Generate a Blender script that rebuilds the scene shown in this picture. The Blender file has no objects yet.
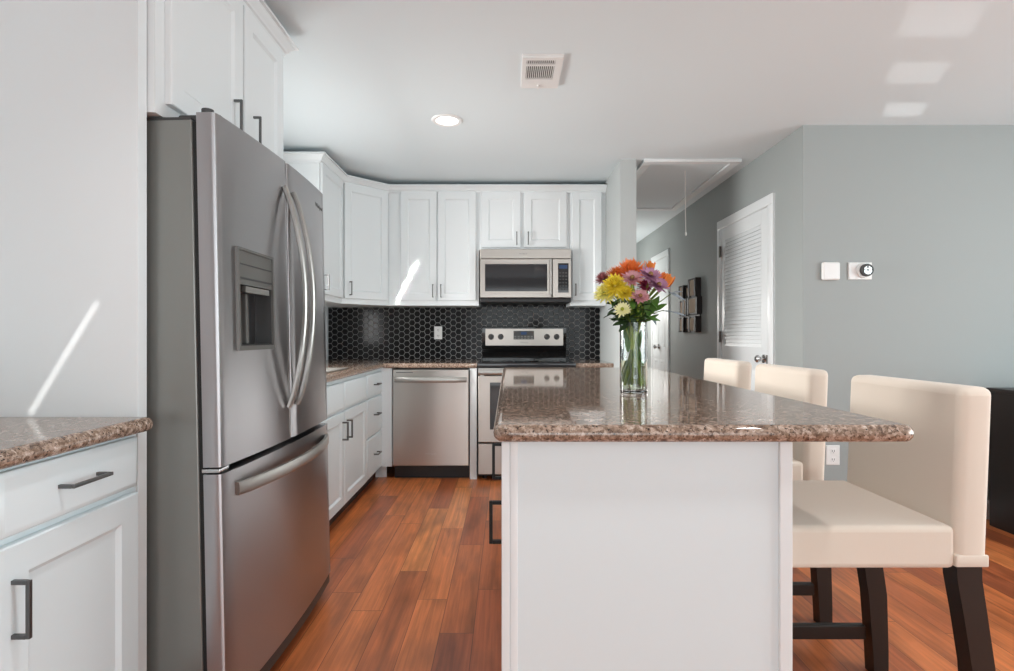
import bpy, bmesh, math, random
from mathutils import Vector, Matrix
PI = math.pi
sc = bpy.context.scene
C = sc.collection
random.seed(7)
H = 2.432     # ceiling height

# ------------------------------------------------------------------ camera
cam_d = bpy.data.cameras.new('camera'); cam = bpy.data.objects.new('camera', cam_d); C.objects.link(cam)
cam.location = (0, 0, 1.131); cam.rotation_euler = (PI/2, 0, 0)
cam_d.sensor_width = 36; cam_d.lens = 19.41; cam_d.clip_start = .05; cam_d.clip_end = 100
sc.camera = cam

# ------------------------------------------------------------------ world, lights, exposure
sc.view_settings.view_transform = 'Standard'; sc.view_settings.look = 'None'
sc.view_settings.gamma = 1; sc.view_settings.use_curve_mapping = False
sc.view_settings.exposure = 0.0
w = bpy.data.worlds.new('daylight'); sc.world = w; w.use_nodes = True
bg = w.node_tree.nodes['Background']; bg.inputs[0].default_value = (.93, .97, 1, 1); bg.inputs[1].default_value = 1.6
sc.cycles.max_bounces = 10; sc.cycles.diffuse_bounces = 6; sc.cycles.glossy_bounces = 5
sc.cycles.transmission_bounces = 10; sc.cycles.sample_clamp_indirect = 6

def area(name, loc, rot, sx, sy, power, col=(1, 1, 1), spread=PI):
    l = bpy.data.lights.new(name, 'AREA'); l.shape = 'RECTANGLE'; l.size = sx; l.size_y = sy
    l.energy = power; l.color = col; l.spread = spread
    o = bpy.data.objects.new(name, l); C.objects.link(o); o.location = loc; o.rotation_euler = rot
    return o
# daylight entering by the glass doors behind the camera, the living room windows and the window over the sink
DAY = (.86, .97, 1); NEUTRAL = (1, .985, .965)
area('daylight_rear_doors', (.9, -9, 1.5), (PI/2, 0, 0), 3.6, 2.2, 60, DAY)
area('daylight_rear_doors_sky', (.9, -3.30, 1.15), (PI/2, 0, 0), 3.8, 2.1, 14, DAY)
area('daylight_living_window', (4.68, .6, 1.3), (PI/2, 0, PI/2), 3.1, 1.7, 112, DAY)
area('daylight_sink_window', (-3.0, 3.0, 1.65), (PI/2, 0, -PI/2), 2.2, 1.3, 330, NEUTRAL)
area('daylight_sink_window_sky', (-1.70, 3.12, 1.42), (PI/2, 0, -PI/2), .90, .75, 15, NEUTRAL)
area('ceiling_fill', (.9, -5.0, -.25), (math.radians(148), 0, 0), 4.5, 2.6, 70, (.92, .975, 1))  # added unseen fill aimed up at the ceiling
def beam(name, frm, to, sx, sy, power, roll=0, col=(1, .97, .92)):     # unseen lamp added to draw a narrow streak of sun
    d = Vector(to)-Vector(frm); q = d.to_track_quat('-Z', 'Y')
    o = area(name, frm, (0, 0, 0), sx, sy, power, col, math.radians(.4)); o.rotation_euler = (q.to_matrix() @ Matrix.Rotation(roll, 3, 'Z')).to_euler()
    return o
beam('sun_streak_lamp', (-1.10, -1.2, 1.10), (-1.19, 1.467, 1.07), .016, .35, .009, math.radians(-31))
beam('sun_streak_lamp', (.40, -1.2, 1.60), (-.85, 4.59, 1.565), .016, .40, .30, math.radians(-27))
for (cx, cy), (px_, py_) in (((1.79, 2.26), (.31, .26)), ((2.03, 2.71), (.27, .24)), ((2.29, 3.15), (.22, .20))):  # unseen lamps added to draw bright patches on the ceiling
    d_ = Vector((.5, .75, .433)).normalized(); xl = (Vector((1, 0, 0))-d_*d_.x).normalized(); yl = (-d_).cross(xl)
    o = area('ceiling_patch_lamp', Vector((cx, cy, H))-d_*3.4, (0, 0, 0), px_*.87, py_*.46, .026, (1, .98, .95), math.radians(.5))
    o.rotation_euler = Matrix((xl, yl, -d_)).transposed().to_euler()


# ------------------------------------------------------------------ materials
def lin(h):
    h = h.lstrip('#'); o = []
    for i in (0, 2, 4):
        v = int(h[i:i+2], 16)/255
        o.append(v/12.92 if v <= .04045 else ((v+.055)/1.055)**2.4)
    return (*o, 1)
def mat(name, col, rough=.5, metal=0, **kw):
    m = bpy.data.materials.new(name); m.use_nodes = True
    b = m.node_tree.nodes['Principled BSDF']
    b.inputs['Base Color'].default_value = lin(col) if isinstance(col, str) else (*col[:3], 1)
    b.inputs['Roughness'].default_value = rough; b.inputs['Metallic'].default_value = metal
    for k, v in kw.items(): b.inputs[k.replace('_', ' ')].default_value = v
    return m
def N(m, t, **kw):
    n = m.node_tree.nodes.new(t)
    for k, v in kw.items():
        if k in n.inputs.keys(): n.inputs[k].default_value = v
        else: setattr(n, k, v)
    return n
def LK(m, a, b): m.node_tree.links.new(a, b)
def bsdf(m): return m.node_tree.nodes['Principled BSDF']
def ramp(m, stops, interp='LINEAR'):
    r = N(m, 'ShaderNodeValToRGB'); cr = r.color_ramp; cr.interpolation = interp
    while len(cr.elements) < len(stops): cr.elements.new(.5)
    for e, (p, c) in zip(cr.elements, stops): e.position = p; e.color = lin(c) if isinstance(c, str) else c
    return r
def bump(m, scale, strength, dist=.002, stretch=(1, 1, 1), detail=3):
    tc = N(m, 'ShaderNodeTexCoord'); mp = N(m, 'ShaderNodeMapping'); mp.inputs['Scale'].default_value = stretch
    n = N(m, 'ShaderNodeTexNoise'); n.inputs['Scale'].default_value = scale; n.inputs['Detail'].default_value = detail
    b = N(m, 'ShaderNodeBump'); b.inputs['Strength'].default_value = strength; b.inputs['Distance'].default_value = dist
    LK(m, tc.outputs['Object'], mp.inputs[0]); LK(m, mp.outputs[0], n.inputs['Vector'])
    LK(m, n.outputs['Fac'], b.inputs['Height']); LK(m, b.outputs[0], bsdf(m).inputs['Normal'])
    return m

M = {}
M['white'] = mat('white_paint', (.77, .80, .81), .38)
M['white_offset'] = mat('white_paint_bounce_offset', (.72, .80, .825), .38)  # same white paint; the floor's pink bounce is cancelled in its colour
M['trim'] = mat('trim_paint', (.77, .80, .81), .35)
M['ceiling'] = bump(mat('ceiling_paint', (.715, .785, .812), .9), 160, .15)
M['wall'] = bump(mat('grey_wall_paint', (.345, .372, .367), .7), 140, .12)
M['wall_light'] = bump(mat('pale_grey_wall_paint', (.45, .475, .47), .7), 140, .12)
M['wallwhite'] = mat('white_wall_paint', (.77, .80, .81), .7)
M['nickel'] = mat('brushed_pull_metal', (.16, .16, .16), .38, 1)
M['blackpull'] = mat('dark_pull_metal', (.03, .03, .03), .4, .8)
M['blackgloss'] = mat('black_gloss', (.006, .006, .006), .08)
M['black'] = mat('black_plastic', (.012, .012, .013), .4)
M['darkgrey'] = mat('dark_grey_plastic', (.05, .05, .05), .45)
M['greyplastic'] = mat('grey_plastic', (.17, .165, .155), .35, .5)
M['plate'] = mat('white_plastic', (.83, .83, .82), .3)
M['chrome'] = mat('chrome', (.6, .6, .6), .15, 1)
M['blackglass'] = mat('black_glass', (.02, .02, .022), .05)
M['fridgeside'] = mat('fridge_side_steel', (.25, .255, .24), .34, .45)
M['toe'] = mat('shaded_toe_kick', (.035, .02, .015), .5)  # dark wood tone with the shade of the recess put into it
M['espresso'] = mat('espresso_wood', (.016, .011, .009), .42)
M['rubber'] = mat('black_rubber', (.01, .01, .01), .7)
M['lettering'] = mat('grey_lettering', (.12, .12, .12), .4)
M['lettering_pale'] = mat('pale_lettering', (.62, .62, .62), .4)
M['bronze'] = mat('bronze_mirror', (.46, .35, .26), .75, 0, Specular_IOR_Level=.1)
M['decor'] = mat('dark_lacquer', (.014, .009, .008), .6)
M['hinge'] = mat('aged_hinge_metal', (.22, .21, .2), .4, .9)
M['cord'] = mat('cotton_cord', (.78, .78, .76), .8)

def steel(name, col, rough, aniso=.75):
    m = mat(name, col, rough, 1)
    b = bsdf(m); b.inputs['Anisotropic'].default_value = aniso; b.inputs['Anisotropic Rotation'].default_value = .25
    t = N(m, 'ShaderNodeTangent'); t.direction_type = 'RADIAL'; t.axis = 'Z'; LK(m, t.outputs[0], b.inputs['Tangent'])
    tc = N(m, 'ShaderNodeTexCoord'); mp = N(m, 'ShaderNodeMapping'); mp.inputs['Scale'].default_value = (1.5, 1.5, 260)
    n = N(m, 'ShaderNodeTexNoise'); n.inputs['Scale'].default_value = 2; n.inputs['Detail'].default_value = 2
    r = N(m, 'ShaderNodeMapRange'); r.inputs[3].default_value = rough-.012; r.inputs[4].default_value = rough+.012
    LK(m, tc.outputs['Object'], mp.inputs[0]); LK(m, mp.outputs[0], n.inputs['Vector'])
    LK(m, n.outputs['Fac'], r.inputs[0]); LK(m, r.outputs[0], b.inputs['Roughness'])
    return m
M['steel'] = steel('brushed_stainless', (.45, .41, .375), .30)
M['steel_bright'] = steel('dishwasher_stainless', (.60, .57, .535), .30, .86)
M['fridgesteel'] = steel('fridge_brushed_stainless', (.455, .445, .455), .31, .90)
M['handle'] = mat('satin_steel', (.46, .445, .42), .36, 1)

def granite():
    m = mat('brown_granite', '#8a7464', .05, 0, IOR=1.56)
    b = bsdf(m); tc = N(m, 'ShaderNodeTexCoord')
    v1 = N(m, 'ShaderNodeTexVoronoi'); v1.inputs['Scale'].default_value = 150
    n1 = N(m, 'ShaderNodeTexNoise'); n1.inputs['Scale'].default_value = 70; n1.inputs['Detail'].default_value = 5; n1.inputs['Roughness'].default_value = .7
    n2 = N(m, 'ShaderNodeTexNoise'); n2.inputs['Scale'].default_value = 190; n2.inputs['Detail'].default_value = 2
    for n in (v1, n1, n2): LK(m, tc.outputs['Object'], n.inputs['Vector'])
    sp = N(m, 'ShaderNodeSeparateColor'); LK(m, v1.outputs['Color'], sp.inputs[0])
    r1 = ramp(m, [(0, '#352b26'), (.2, '#5d4a40'), (.42, '#86705f'), (.62, '#a48d7d'), (.85, '#c6b5a7'), (1, '#dcd2c8')])
    mx0 = N(m, 'ShaderNodeMath'); mx0.operation = 'MULTIPLY_ADD'; mx0.inputs[1].default_value = .42
    LK(m, sp.outputs[0], mx0.inputs[0])
    s = N(m, 'ShaderNodeMapRange'); s.inputs[1].default_value = .25; s.inputs[2].default_value = .75; s.inputs[3].default_value = -.02; s.inputs[4].default_value = .62
    LK(m, n1.outputs['Fac'], s.inputs[0]); LK(m, s.outputs[0], mx0.inputs[2])
    LK(m, mx0.outputs[0], r1.inputs[0])
    d = ramp(m, [(.60, (0, 0, 0, 1)), (.68, (1, 1, 1, 1))]); LK(m, n2.outputs['Fac'], d.inputs[0])
    mx = N(m, 'ShaderNodeMix'); mx.data_type = 'RGBA'; LK(m, d.outputs[0], mx.inputs[0]); LK(m, r1.outputs[0], mx.inputs[6])
    mx.inputs[7].default_value = lin('#2a211d'); LK(m, mx.outputs[2], b.inputs['Base Color'])
    return m
M['granite'] = granite()

def floor_wood():
    m = mat('red_brown_hardwood', '#7a3a1c', .3)
    b = bsdf(m); tc = N(m, 'ShaderNodeTexCoord'); sx = N(m, 'ShaderNodeSeparateXYZ'); LK(m, tc.outputs['Object'], sx.inputs[0])
    def math_(op, a, bb=None, c=None):
        n = N(m, 'ShaderNodeMath'); n.operation = op
        for i, v in enumerate((a, bb, c)):
            if v is None: continue
            if isinstance(v, (int, float)): n.inputs[i].default_value = v
            else: LK(m, v, n.inputs[i])
        return n.outputs[0]
    W = .128
    u = math_('DIVIDE', sx.outputs[0], W); row = math_('FLOOR', u); fu = math_('FRACT', u)
    wn = N(m, 'ShaderNodeTexWhiteNoise'); wn.noise_dimensions = '1D'; LK(m, row, wn.inputs['W'])
    off = math_('MULTIPLY', wn.outputs['Value'], 7.3)
    ln = math_('MULTIPLY_ADD', wn.outputs['Value'], .35, .85)
    vv = math_('DIVIDE', math_('ADD', sx.outputs[1], off), ln)
    pl = math_('FLOOR', vv); fv = math_('FRACT', vv)
    cb = N(m, 'ShaderNodeCombineXYZ'); LK(m, row, cb.inputs[0]); LK(m, pl, cb.inputs[1])
    w2 = N(m, 'ShaderNodeTexWhiteNoise'); w2.noise_dimensions = '3D'; LK(m, cb.outputs[0], w2.inputs['Vector'])
    tone = ramp(m, [(0, '#8a4a32'), (.12, '#aa5c37'), (.5, '#c47040'), (.8, '#d07a46'), (1, '#d6864e')]); LK(m, w2.outputs['Value'], tone.inputs[0])
    # grain, stretched along the plank and shifted per plank
    mp = N(m, 'ShaderNodeMapping'); mp.inputs['Scale'].default_value = (55, 1.6, 1)
    ad = N(m, 'ShaderNodeVectorMath'); ad.operation = 'MULTIPLY_ADD'; LK(m, w2.outputs['Color'], ad.inputs[0]); ad.inputs[1].default_value = (9, 9, 0)
    LK(m, tc.outputs['Object'], ad.inputs[2]); LK(m, ad.outputs[0], mp.inputs[0])
    g = N(m, 'ShaderNodeTexNoise'); g.inputs['Scale'].default_value = 1; g.inputs['Detail'].default_value = 6; g.inputs['Roughness'].default_value = .65; g.inputs['Distortion'].default_value = .6
    LK(m, mp.outputs[0], g.inputs['Vector'])
    mp2 = N(m, 'ShaderNodeMapping'); mp2.inputs['Scale'].default_value = (9, 2.2, 1); LK(m, ad.outputs[0], mp2.inputs[0])
    g2 = N(m, 'ShaderNodeTexNoise'); g2.inputs['Scale'].default_value = 1; g2.inputs['Detail'].default_value = 3; LK(m, mp2.outputs[0], g2.inputs['Vector'])
    f1 = N(m, 'ShaderNodeMapRange'); f1.inputs[1].default_value = .3; f1.inputs[2].default_value = .7; f1.inputs[3].default_value = .70; f1.inputs[4].default_value = 1.22; LK(m, g.outputs['Fac'], f1.inputs[0])
    f2 = N(m, 'ShaderNodeMapRange'); f2.inputs[1].default_value = .28; f2.inputs[2].default_value = .55; f2.inputs[3].default_value = .52; f2.inputs[4].default_value = 1.08; LK(m, g2.outputs['Fac'], f2.inputs[0])
    fac = math_('MULTIPLY', f1.outputs[0], f2.outputs[0])
    vm = N(m, 'ShaderNodeVectorMath'); vm.operation = 'SCALE'; LK(m, tone.outputs[0], vm.inputs[0]); LK(m, fac, vm.inputs['Scale'])
    # seams
    e1 = math_('LESS_THAN', math_('MINIMUM', fu, math_('SUBTRACT', 1, fu)), .011)
    e2 = math_('LESS_THAN', math_('MINIMUM', fv, math_('SUBTRACT', 1, fv)), .0016)
    e = math_('MAXIMUM', e1, e2)
    mx = N(m, 'ShaderNodeMix'); mx.data_type = 'RGBA'; LK(m, math_('MULTIPLY', e, .65), mx.inputs[0]); LK(m, vm.outputs[0], mx.inputs[6]); mx.inputs[7].default_value = lin('#2a1009')
    LK(m, mx.outputs[2], b.inputs['Base Color'])
    bp = N(m, 'ShaderNodeBump'); bp.inputs['Strength'].default_value = .25; bp.inputs['Distance'].default_value = .002
    h = math_('SUBTRACT', math_('MULTIPLY', g.outputs['Fac'], .25), e); LK(m, h, bp.inputs['Height']); LK(m, bp.outputs[0], b.inputs['Normal'])
    rr = math_('MULTIPLY_ADD', g2.outputs['Fac'], .12, .24); LK(m, rr, b.inputs['Roughness'])
    return m
M['floor'] = floor_wood()
M['fabric'] = bump(mat('cream_fabric', (.72, .63, .535), .9, Sheen_Weight=.25), 900, .35, .0015)
M['tile'] = mat('black_hex_tile', (.006, .006, .007), .10, 0, Specular_IOR_Level=.16)
M['grout'] = mat('grey_grout', (.33, .325, .32), .85)
M['glass'] = mat('clear_glass', (.97, .99, .98), .0, 0, Transmission_Weight=1, IOR=1.45)
M['water'] = mat('water', (.86, .95, .74), .0, 0, Transmission_Weight=1, IOR=1.33)
def emis(name, col, s):
    m = mat(name, col, .5); b = bsdf(m); b.inputs['Emission Color'].default_value = (*col[:3], 1); b.inputs['Emission Strength'].default_value = s; return m
M['lamp'] = emis('lit_lamp', (1, .98, .95), 5)
M['led'] = emis('blue_display', (.01, .03, .08), .6)

# ------------------------------------------------------------------ mesh helpers
class MB:
    def __init__(s): s.bm = bmesh.new()
    def quad_loops(s, loops, close_first=True, close_last=True, closed=True):
        vs = [[s.bm.verts.new(p) for p in l] for l in loops]
        n = len(vs[0])
        for a, b in zip(vs, vs[1:]):
            for i in range(n if closed else n-1):
                j = (i+1) % n
                try: s.bm.faces.new((a[i], a[j], b[j], b[i]))
                except ValueError: pass
        if close_first: s.bm.faces.new(vs[0][::-1])
        if close_last: s.bm.faces.new(vs[-1])
        return vs
    def box(s, x0, x1, y0, y1, z0, z1, bev=0, seg=2):
        loops = [[(x0, y0, z), (x1, y0, z), (x1, y1, z), (x0, y1, z)] for z in (z0, z1)]
        vs = s.quad_loops(loops)
        if bev:
            fs = set(f for l in vs for v in l for f in v.link_faces); es = set(e for f in fs for e in f.edges)
            bmesh.ops.bevel(s.bm, geom=list(es), offset=bev, segments=seg, profile=.5, affect='EDGES')
        return s
    def tbox(s, b0, b1, z0, z1, bev=0):     # tapered post: rects (x0,x1,y0,y1) at z0 and z1
        loops = [[(r[0], r[2], z), (r[1], r[2], z), (r[1], r[3], z), (r[0], r[3], z)] for r, z in ((b0, z0), (b1, z1))]
        s.quad_loops(loops); return s
    def tube(s, pts, r, seg=8, ends=True):
        pts = [Vector(p) for p in pts]; loops = []
        up = None
        for i, p in enumerate(pts):
            t = (pts[min(i+1, len(pts)-1)]-pts[max(i-1, 0)]).normalized()
            if up is None:
                up = Vector((0, 0, 1)) if abs(t.z) < .9 else Vector((1, 0, 0))
            a = t.cross(up).normalized(); b = a.cross(t).normalized(); up = b
            rr = r[i] if isinstance(r, (list, tuple)) else r
            loops.append([p+a*rr*math.cos(2*PI*k/seg)+b*rr*math.sin(2*PI*k/seg) for k in range(seg)])
        s.quad_loops(loops, ends, ends); return s
    def ribbon(s, pts, hw, hh, up=(0, 0, 1)):   # rectangular section bar along a path; hw half size across, hh along up
        pts = [Vector(p) for p in pts]; loops = []; up = Vector(up)
        for i, p in enumerate(pts):
            t = (pts[min(i+1, len(pts)-1)]-pts[max(i-1, 0)]).normalized()
            a = t.cross(up).normalized(); b = up
            c = .35
            loops.append([p+a*hw*x+b*hh*y for x, y in ((-1, -1+c), (-1+c, -1), (1-c, -1), (1, -1+c), (1, 1-c), (1-c, 1), (-1+c, 1), (-1, 1-c))])
        s.quad_loops(loops); return s
    def cyl(s, p0, p1, r0, r1=None, seg=20):
        return s.tube([p0, p1], [r0, r0 if r1 is None else r1], seg)
    def lathe(s, prof, c=(0, 0, 0), axis='Z', seg=28, closed=False):
        loops = []
        for r, h in prof:
            l = []
            for k in range(seg):
                a = 2*PI*k/seg; x, y = r*math.cos(a), r*math.sin(a)
                p = {'Z': (x, y, h), 'Y': (x, -h, y), 'X': (h, x, y)}[axis]
                l.append((c[0]+p[0], c[1]+p[1], c[2]+p[2]))
            loops.append(l)
        if closed: loops.append(loops[0])
        vs = s.quad_loops(loops, not closed and prof[0][0] > 1e-6, not closed and prof[-1][0] > 1e-6)
        return s
    def prism(s, poly, axis, a, b):
        def P(p, t): return {'Z': (p[0], p[1], t), 'Y': (p[0], t, p[1]), 'X': (t, p[0], p[1])}[axis]
        s.quad_loops([[P(p, a) for p in poly], [P(p, b) for p in poly]]); return s
    def plate(s, x0, x1, z0, z1, prof):      # nested rectangles facing -y: prof = (inset, y) from the back outwards
        loops = [[(x0+i, y, z0+i), (x1-i, y, z0+i), (x1-i, y, z1-i), (x0+i, y, z1-i)] for i, y in prof]
        s.quad_loops(loops); return s
    def build(s, name, m, parent=None, loc=None, smooth=True, mods=None):
        bmesh.ops.remove_doubles(s.bm, verts=s.bm.verts, dist=1e-6)
        bmesh.ops.recalc_face_normals(s.bm, faces=s.bm.faces)
        me = bpy.data.meshes.new(name)
        if smooth:
            for f in s.bm.faces: f.smooth = True
            for e in s.bm.edges:
                if len(e.link_faces) != 2: e.smooth = False; continue
                an = e.calc_face_angle(0); a0, a1 = (f.calc_area() for f in e.link_faces)
                if an > math.radians(34) or (an > math.radians(4) and max(a0, a1) > 9*min(a0, a1)): e.smooth = False
        s.bm.to_mesh(me); s.bm.free()
        me.materials.append(M[m] if isinstance(m, str) else m)
        o = bpy.data.objects.new(name, me); C.objects.link(o)
        if parent: o.parent = parent
        if loc: o.location = loc
        return o
def tag(o, label, cat, group=None, kind=None):
    o['label'] = label; o['category'] = cat
    if group: o['group'] = group
    if kind: o['kind'] = kind
    return o
def thing(name, label, cat, loc=(0, 0, 0), rz=0, group=None):
    o = bpy.data.objects.new(name, None); C.objects.link(o); o.empty_display_size = .1
    o.location = loc; o.rotation_euler = (0, 0, rz)
    return tag(o, label, cat, group)
def struct(o, label=None, cat=None):
    o['kind'] = 'structure'
    if label: o['label'] = label
    if cat: o['category'] = cat
    return o
def rotpart(ax, ang, c):
    return Matrix.Translation(c) @ Matrix.Rotation(ang, 4, ax) @ Matrix.Translation(-Vector(c))
def lettering(text, size, parent, loc, rot, m, name='lettering'):
    cu = bpy.data.curves.new(name, 'FONT'); cu.body = text; cu.size = size; cu.align_x = 'CENTER'; cu.align_y = 'CENTER'; cu.extrude = .0004
    tmp = bpy.data.objects.new(name, cu); C.objects.link(tmp)
    me = bpy.data.meshes.new_from_object(tmp.evaluated_get(bpy.context.evaluated_depsgraph_get()))
    bpy.data.objects.remove(tmp); bpy.data.curves.remove(cu); me.name = name; me.materials.clear(); me.materials.append(M[m])
    o = bpy.data.objects.new(name, me); C.objects.link(o); o.parent = parent
    o.location = loc; o.rotation_euler = rot; return o
def pix(px, py, Y):
    return Vector(((px-507)*Y/546.7, Y, 1.131-(py-335.5)*Y/546.7))

# ------------------------------------------------------------------ room shell

XL, XR, YB, YREAR = -1.61, 4.75, 4.917, -3.35
XW, YF = 1.83, 3.379                  # hallway wall, living room wall facing the camera
XS0, XS1, YS = .836, .955, 4.035        # partition beside the kitchen
YH = 8.2
struct(MB().box(XL-.2, XR+.2, YREAR-.2, YH+.2, -.12, 0).build('floor', 'floor'), 'red brown hardwood plank floor', 'floor')
struct(MB().box(XL-.2, XR+.2, YREAR-.2, YH+.2, H, H+.12).build('ceiling', 'ceiling'), 'smooth white ceiling', 'ceiling')
b = MB()
wy0, wy1, wz0, wz1 = 2.60, 3.66, .98, 1.86
b.box(XL-.14, XL, YREAR, wy0, 0, H).box(XL-.14, XL, wy1, YB+.14, 0, H).box(XL-.14, XL, wy0, wy1, 0, wz0).box(XL-.14, XL, wy0, wy1, wz1, H)
struct(b.build('wall_left', 'wallwhite'), 'white wall behind the refrigerator and sink counter', 'wall')
struct(MB().box(XL, XS0, YB, YB+.14, 0, H).build('wall_back', 'wallwhite'), 'white kitchen wall behind the cabinets', 'wall')
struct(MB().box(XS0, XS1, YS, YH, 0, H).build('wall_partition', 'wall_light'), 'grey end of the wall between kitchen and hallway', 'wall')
struct(MB().box(XW, XW+.12, YF, YH, 0, H).build('wall_hallway', 'wall'), 'grey hallway wall with the louvered door', 'wall')
struct(MB().box(XW+.12, XR, YF, YF+.12, 0, H).build('wall_right', 'wall'), 'grey wall behind the bar stools', 'wall')
struct(MB().box(XS1, XW, YH, YH+.12, 0, H).build('wall_end', 'wall'), 'grey wall at the end of the hallway', 'wall')
b = MB(); ry0, ry1, rz0, rz1 = -1.0, 2.2, .4, 2.2
b.box(XR, XR+.14, YREAR, ry0, 0, H).box(XR, XR+.14, ry1, YF, 0, H).box(XR, XR+.14, ry0, ry1, 0, rz0).box(XR, XR+.14, ry0, ry1, rz1, H)
struct(b.build('wall_living', 'wall'), 'grey living room wall with wide window', 'wall')
b = MB(); dx0, dx1, dz1 = -1.05, 2.85, 2.25
b.box(XL, dx0, YREAR-.14, YREAR, 0, H).box(dx1, XR, YREAR-.14, YREAR, 0, H).box(dx0, dx1, YREAR-.14, YREAR, dz1, H)
struct(b.build('wall_rear', 'wall'), 'grey wall behind the viewer with glass doors', 'wall')
def win_frame(name, pts, a0, a1, z0, z1, plane, nx, nz, axis):
    b = MB(); f = .05
    def bx(u0, u1, v0, v1):
        if axis == 'Y': b.box(plane-.03, plane+.03, u0, u1, v0, v1)
        else: b.box(u0, u1, plane-.03, plane+.03, v0, v1)
    bx(a0, a0+f, z0, z1); bx(a1-f, a1, z0, z1); bx(a0+f, a1-f, z0, z0+f); bx(a0+f, a1-f, z1-f, z1)
    for i in range(1, nx):
        u = a0+(a1-a0)*i/nx; bx(u-.03, u+.03, z0+f, z1-f)
    for i in range(1, nz):
        v = z0+(z1-z0)*i/nz; bx(a0+f, a1-f, v-.015, v+.015)
    return struct(b.build(name, 'trim'), pts, 'window')
win_frame('window_1', 'white framed window over the sink', wy0, wy1, wz0, wz1, XL-.07, 1, 2, 'Y')
win_frame('window_2', 'white framed living room window', ry0, ry1, rz0, rz1, XR+.07, 3, 1, 'Y')
win_frame('door_3', 'white framed glass patio doors', dx0, dx1, 0.0, dz1, YREAR-.07, 3, 1, 'X')
# baseboards
b = MB(); b.box(XW+.02, XR, YF-.014, YF, 0, .10).box(XW+.02, XR, YF-.009, YF, .10, .112)
struct(b.build('baseboard_right', 'trim'), 'white baseboard along the grey wall', 'baseboard')
b = MB()
for y0, y1 in ((YF, 3.725), (4.725, 6.13), (6.90, YH)): b.box(XW-.014, XW, y0, y1, 0, .10)
struct(b.build('baseboard_hallway', 'trim'), 'white baseboard along the hallway', 'baseboard')
struct(MB().box(XS0-.012, XS1+.014, YS-.014, YS, 0, .1).build('baseboard_partition', 'trim'), 'white baseboard on the partition end', 'baseboard')

# ------------------------------------------------------------------ doors in the hallway wall (local x runs towards the camera, -y into the hall)
def casing(b, w, h, cw=.075, t=.02):
    b.plate(0, cw, 0, h-cw, [(0, 0), (0, -t+.004), (.006, -t)])
    b.plate(w-cw, w, 0, h-cw, [(0, 0), (0, -t+.004), (.006, -t)])
    b.plate(0, w, h-cw, h, [(0, 0), (0, -t+.004), (.006, -t-.001)])
def knob(parent, x, z, y=0, m='chrome'):
    return MB().lathe([(.0, .062), (.016, .062), (.026, .052), (.027, .042), (.02, .032), (.011, .026), (.011, .008), (.03, .006), (.032, 0)], (x, y, z), 'Y').build('knob', m, parent)
def hinge(parent, x, z, y):
    b = MB(); b.box(x-.016, x+.016, y-.004, y, z-.045, z+.045).cyl((x, y-.007, z-.047), (x, y-.007, z+.047), .007, seg=10)
    return b.build('hinge', 'hinge', parent)
DW_ = .985
d = bpy.data.objects.new('door_1', None); C.objects.link(d); d.location = (XW, 4.717, 0); d.rotation_euler = (0, 0, -PI/2)
struct(d, 'white louvered closet door with chrome knob', 'door')
b = MB(); casing(b, DW_, 2.108); b.build('door_frame', 'trim', d)
x0, x1, zt = .079, DW_-.079, 2.03
b = MB(); yb, yf = -.002, -.012; st = .115
b.box(x0, x0+.07, yf, yb, .012, zt, .002).box(x1-.10, x1, yf, yb, .012, zt, .002)
for z0, z1 in ((.012, .2), (.88, 1.045), (1.925, zt)): b.box(x0+.07, x1-.10, yf, yb, z0, z1)
leaf = b.build('door_leaf', 'trim', d)
b = MB(); lx0, lx1 = x0+.07, x1-.10
for za, zb_, n in ((.2, .88, 23), (1.045, 1.925, 30)):
    for i in range(n):
        z = za+(zb_-za)*(i+.5)/n
        b.prism([(-.004, z-.013), (-.0015, z-.015), (-.0005, z+.013), (-.003, z+.015)][::1], 'X', lx0, lx1) if False else \
        b.prism([(-.0125, z-.0145), (-.0095, z-.0155), (-.0005, z+.0125), (-.0035, z+.0145)], 'X', lx0, lx1)
b.build('louver', 'trim', leaf)
for z in (.28, 1.12, 1.84): hinge(d, .079, z, -.019)
kn = knob(d, x1-.055, .966, -.012)
MB().box(x1+.004, x1+.014, -.026, -.018, .935, .995).build('strike_plate', 'hinge', d)

d = bpy.data.objects.new('door_2', None); C.objects.link(d); d.location = (XW, 6.885, 0); d.rotation_euler = (0, 0, -PI/2)
struct(d, 'white panel door at the far end of the hallway', 'door')
b = MB(); casing(b, .745, 2.108); b.build('door_frame', 'trim', d)
b = MB(); b.plate(.079, .666, .012, 2.03, [(0, -.001), (0, -.011), (.001, -.012)])
leaf = b.build('door_leaf', 'trim', d)
b = MB()
for z0, z1 in ((.2, .85), (1.0, 1.9)):
    for xa, xb in ((.15, .35), (.40, .60)): b.plate(xa, xb, z0, z1, [(0, -.011), (.0, -.012), (.012, -.017), (.03, -.017), (.04, -.013)])
b.build('panel_molding', 'trim', leaf)
knob(d, .35, 1.0, -.016)

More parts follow.
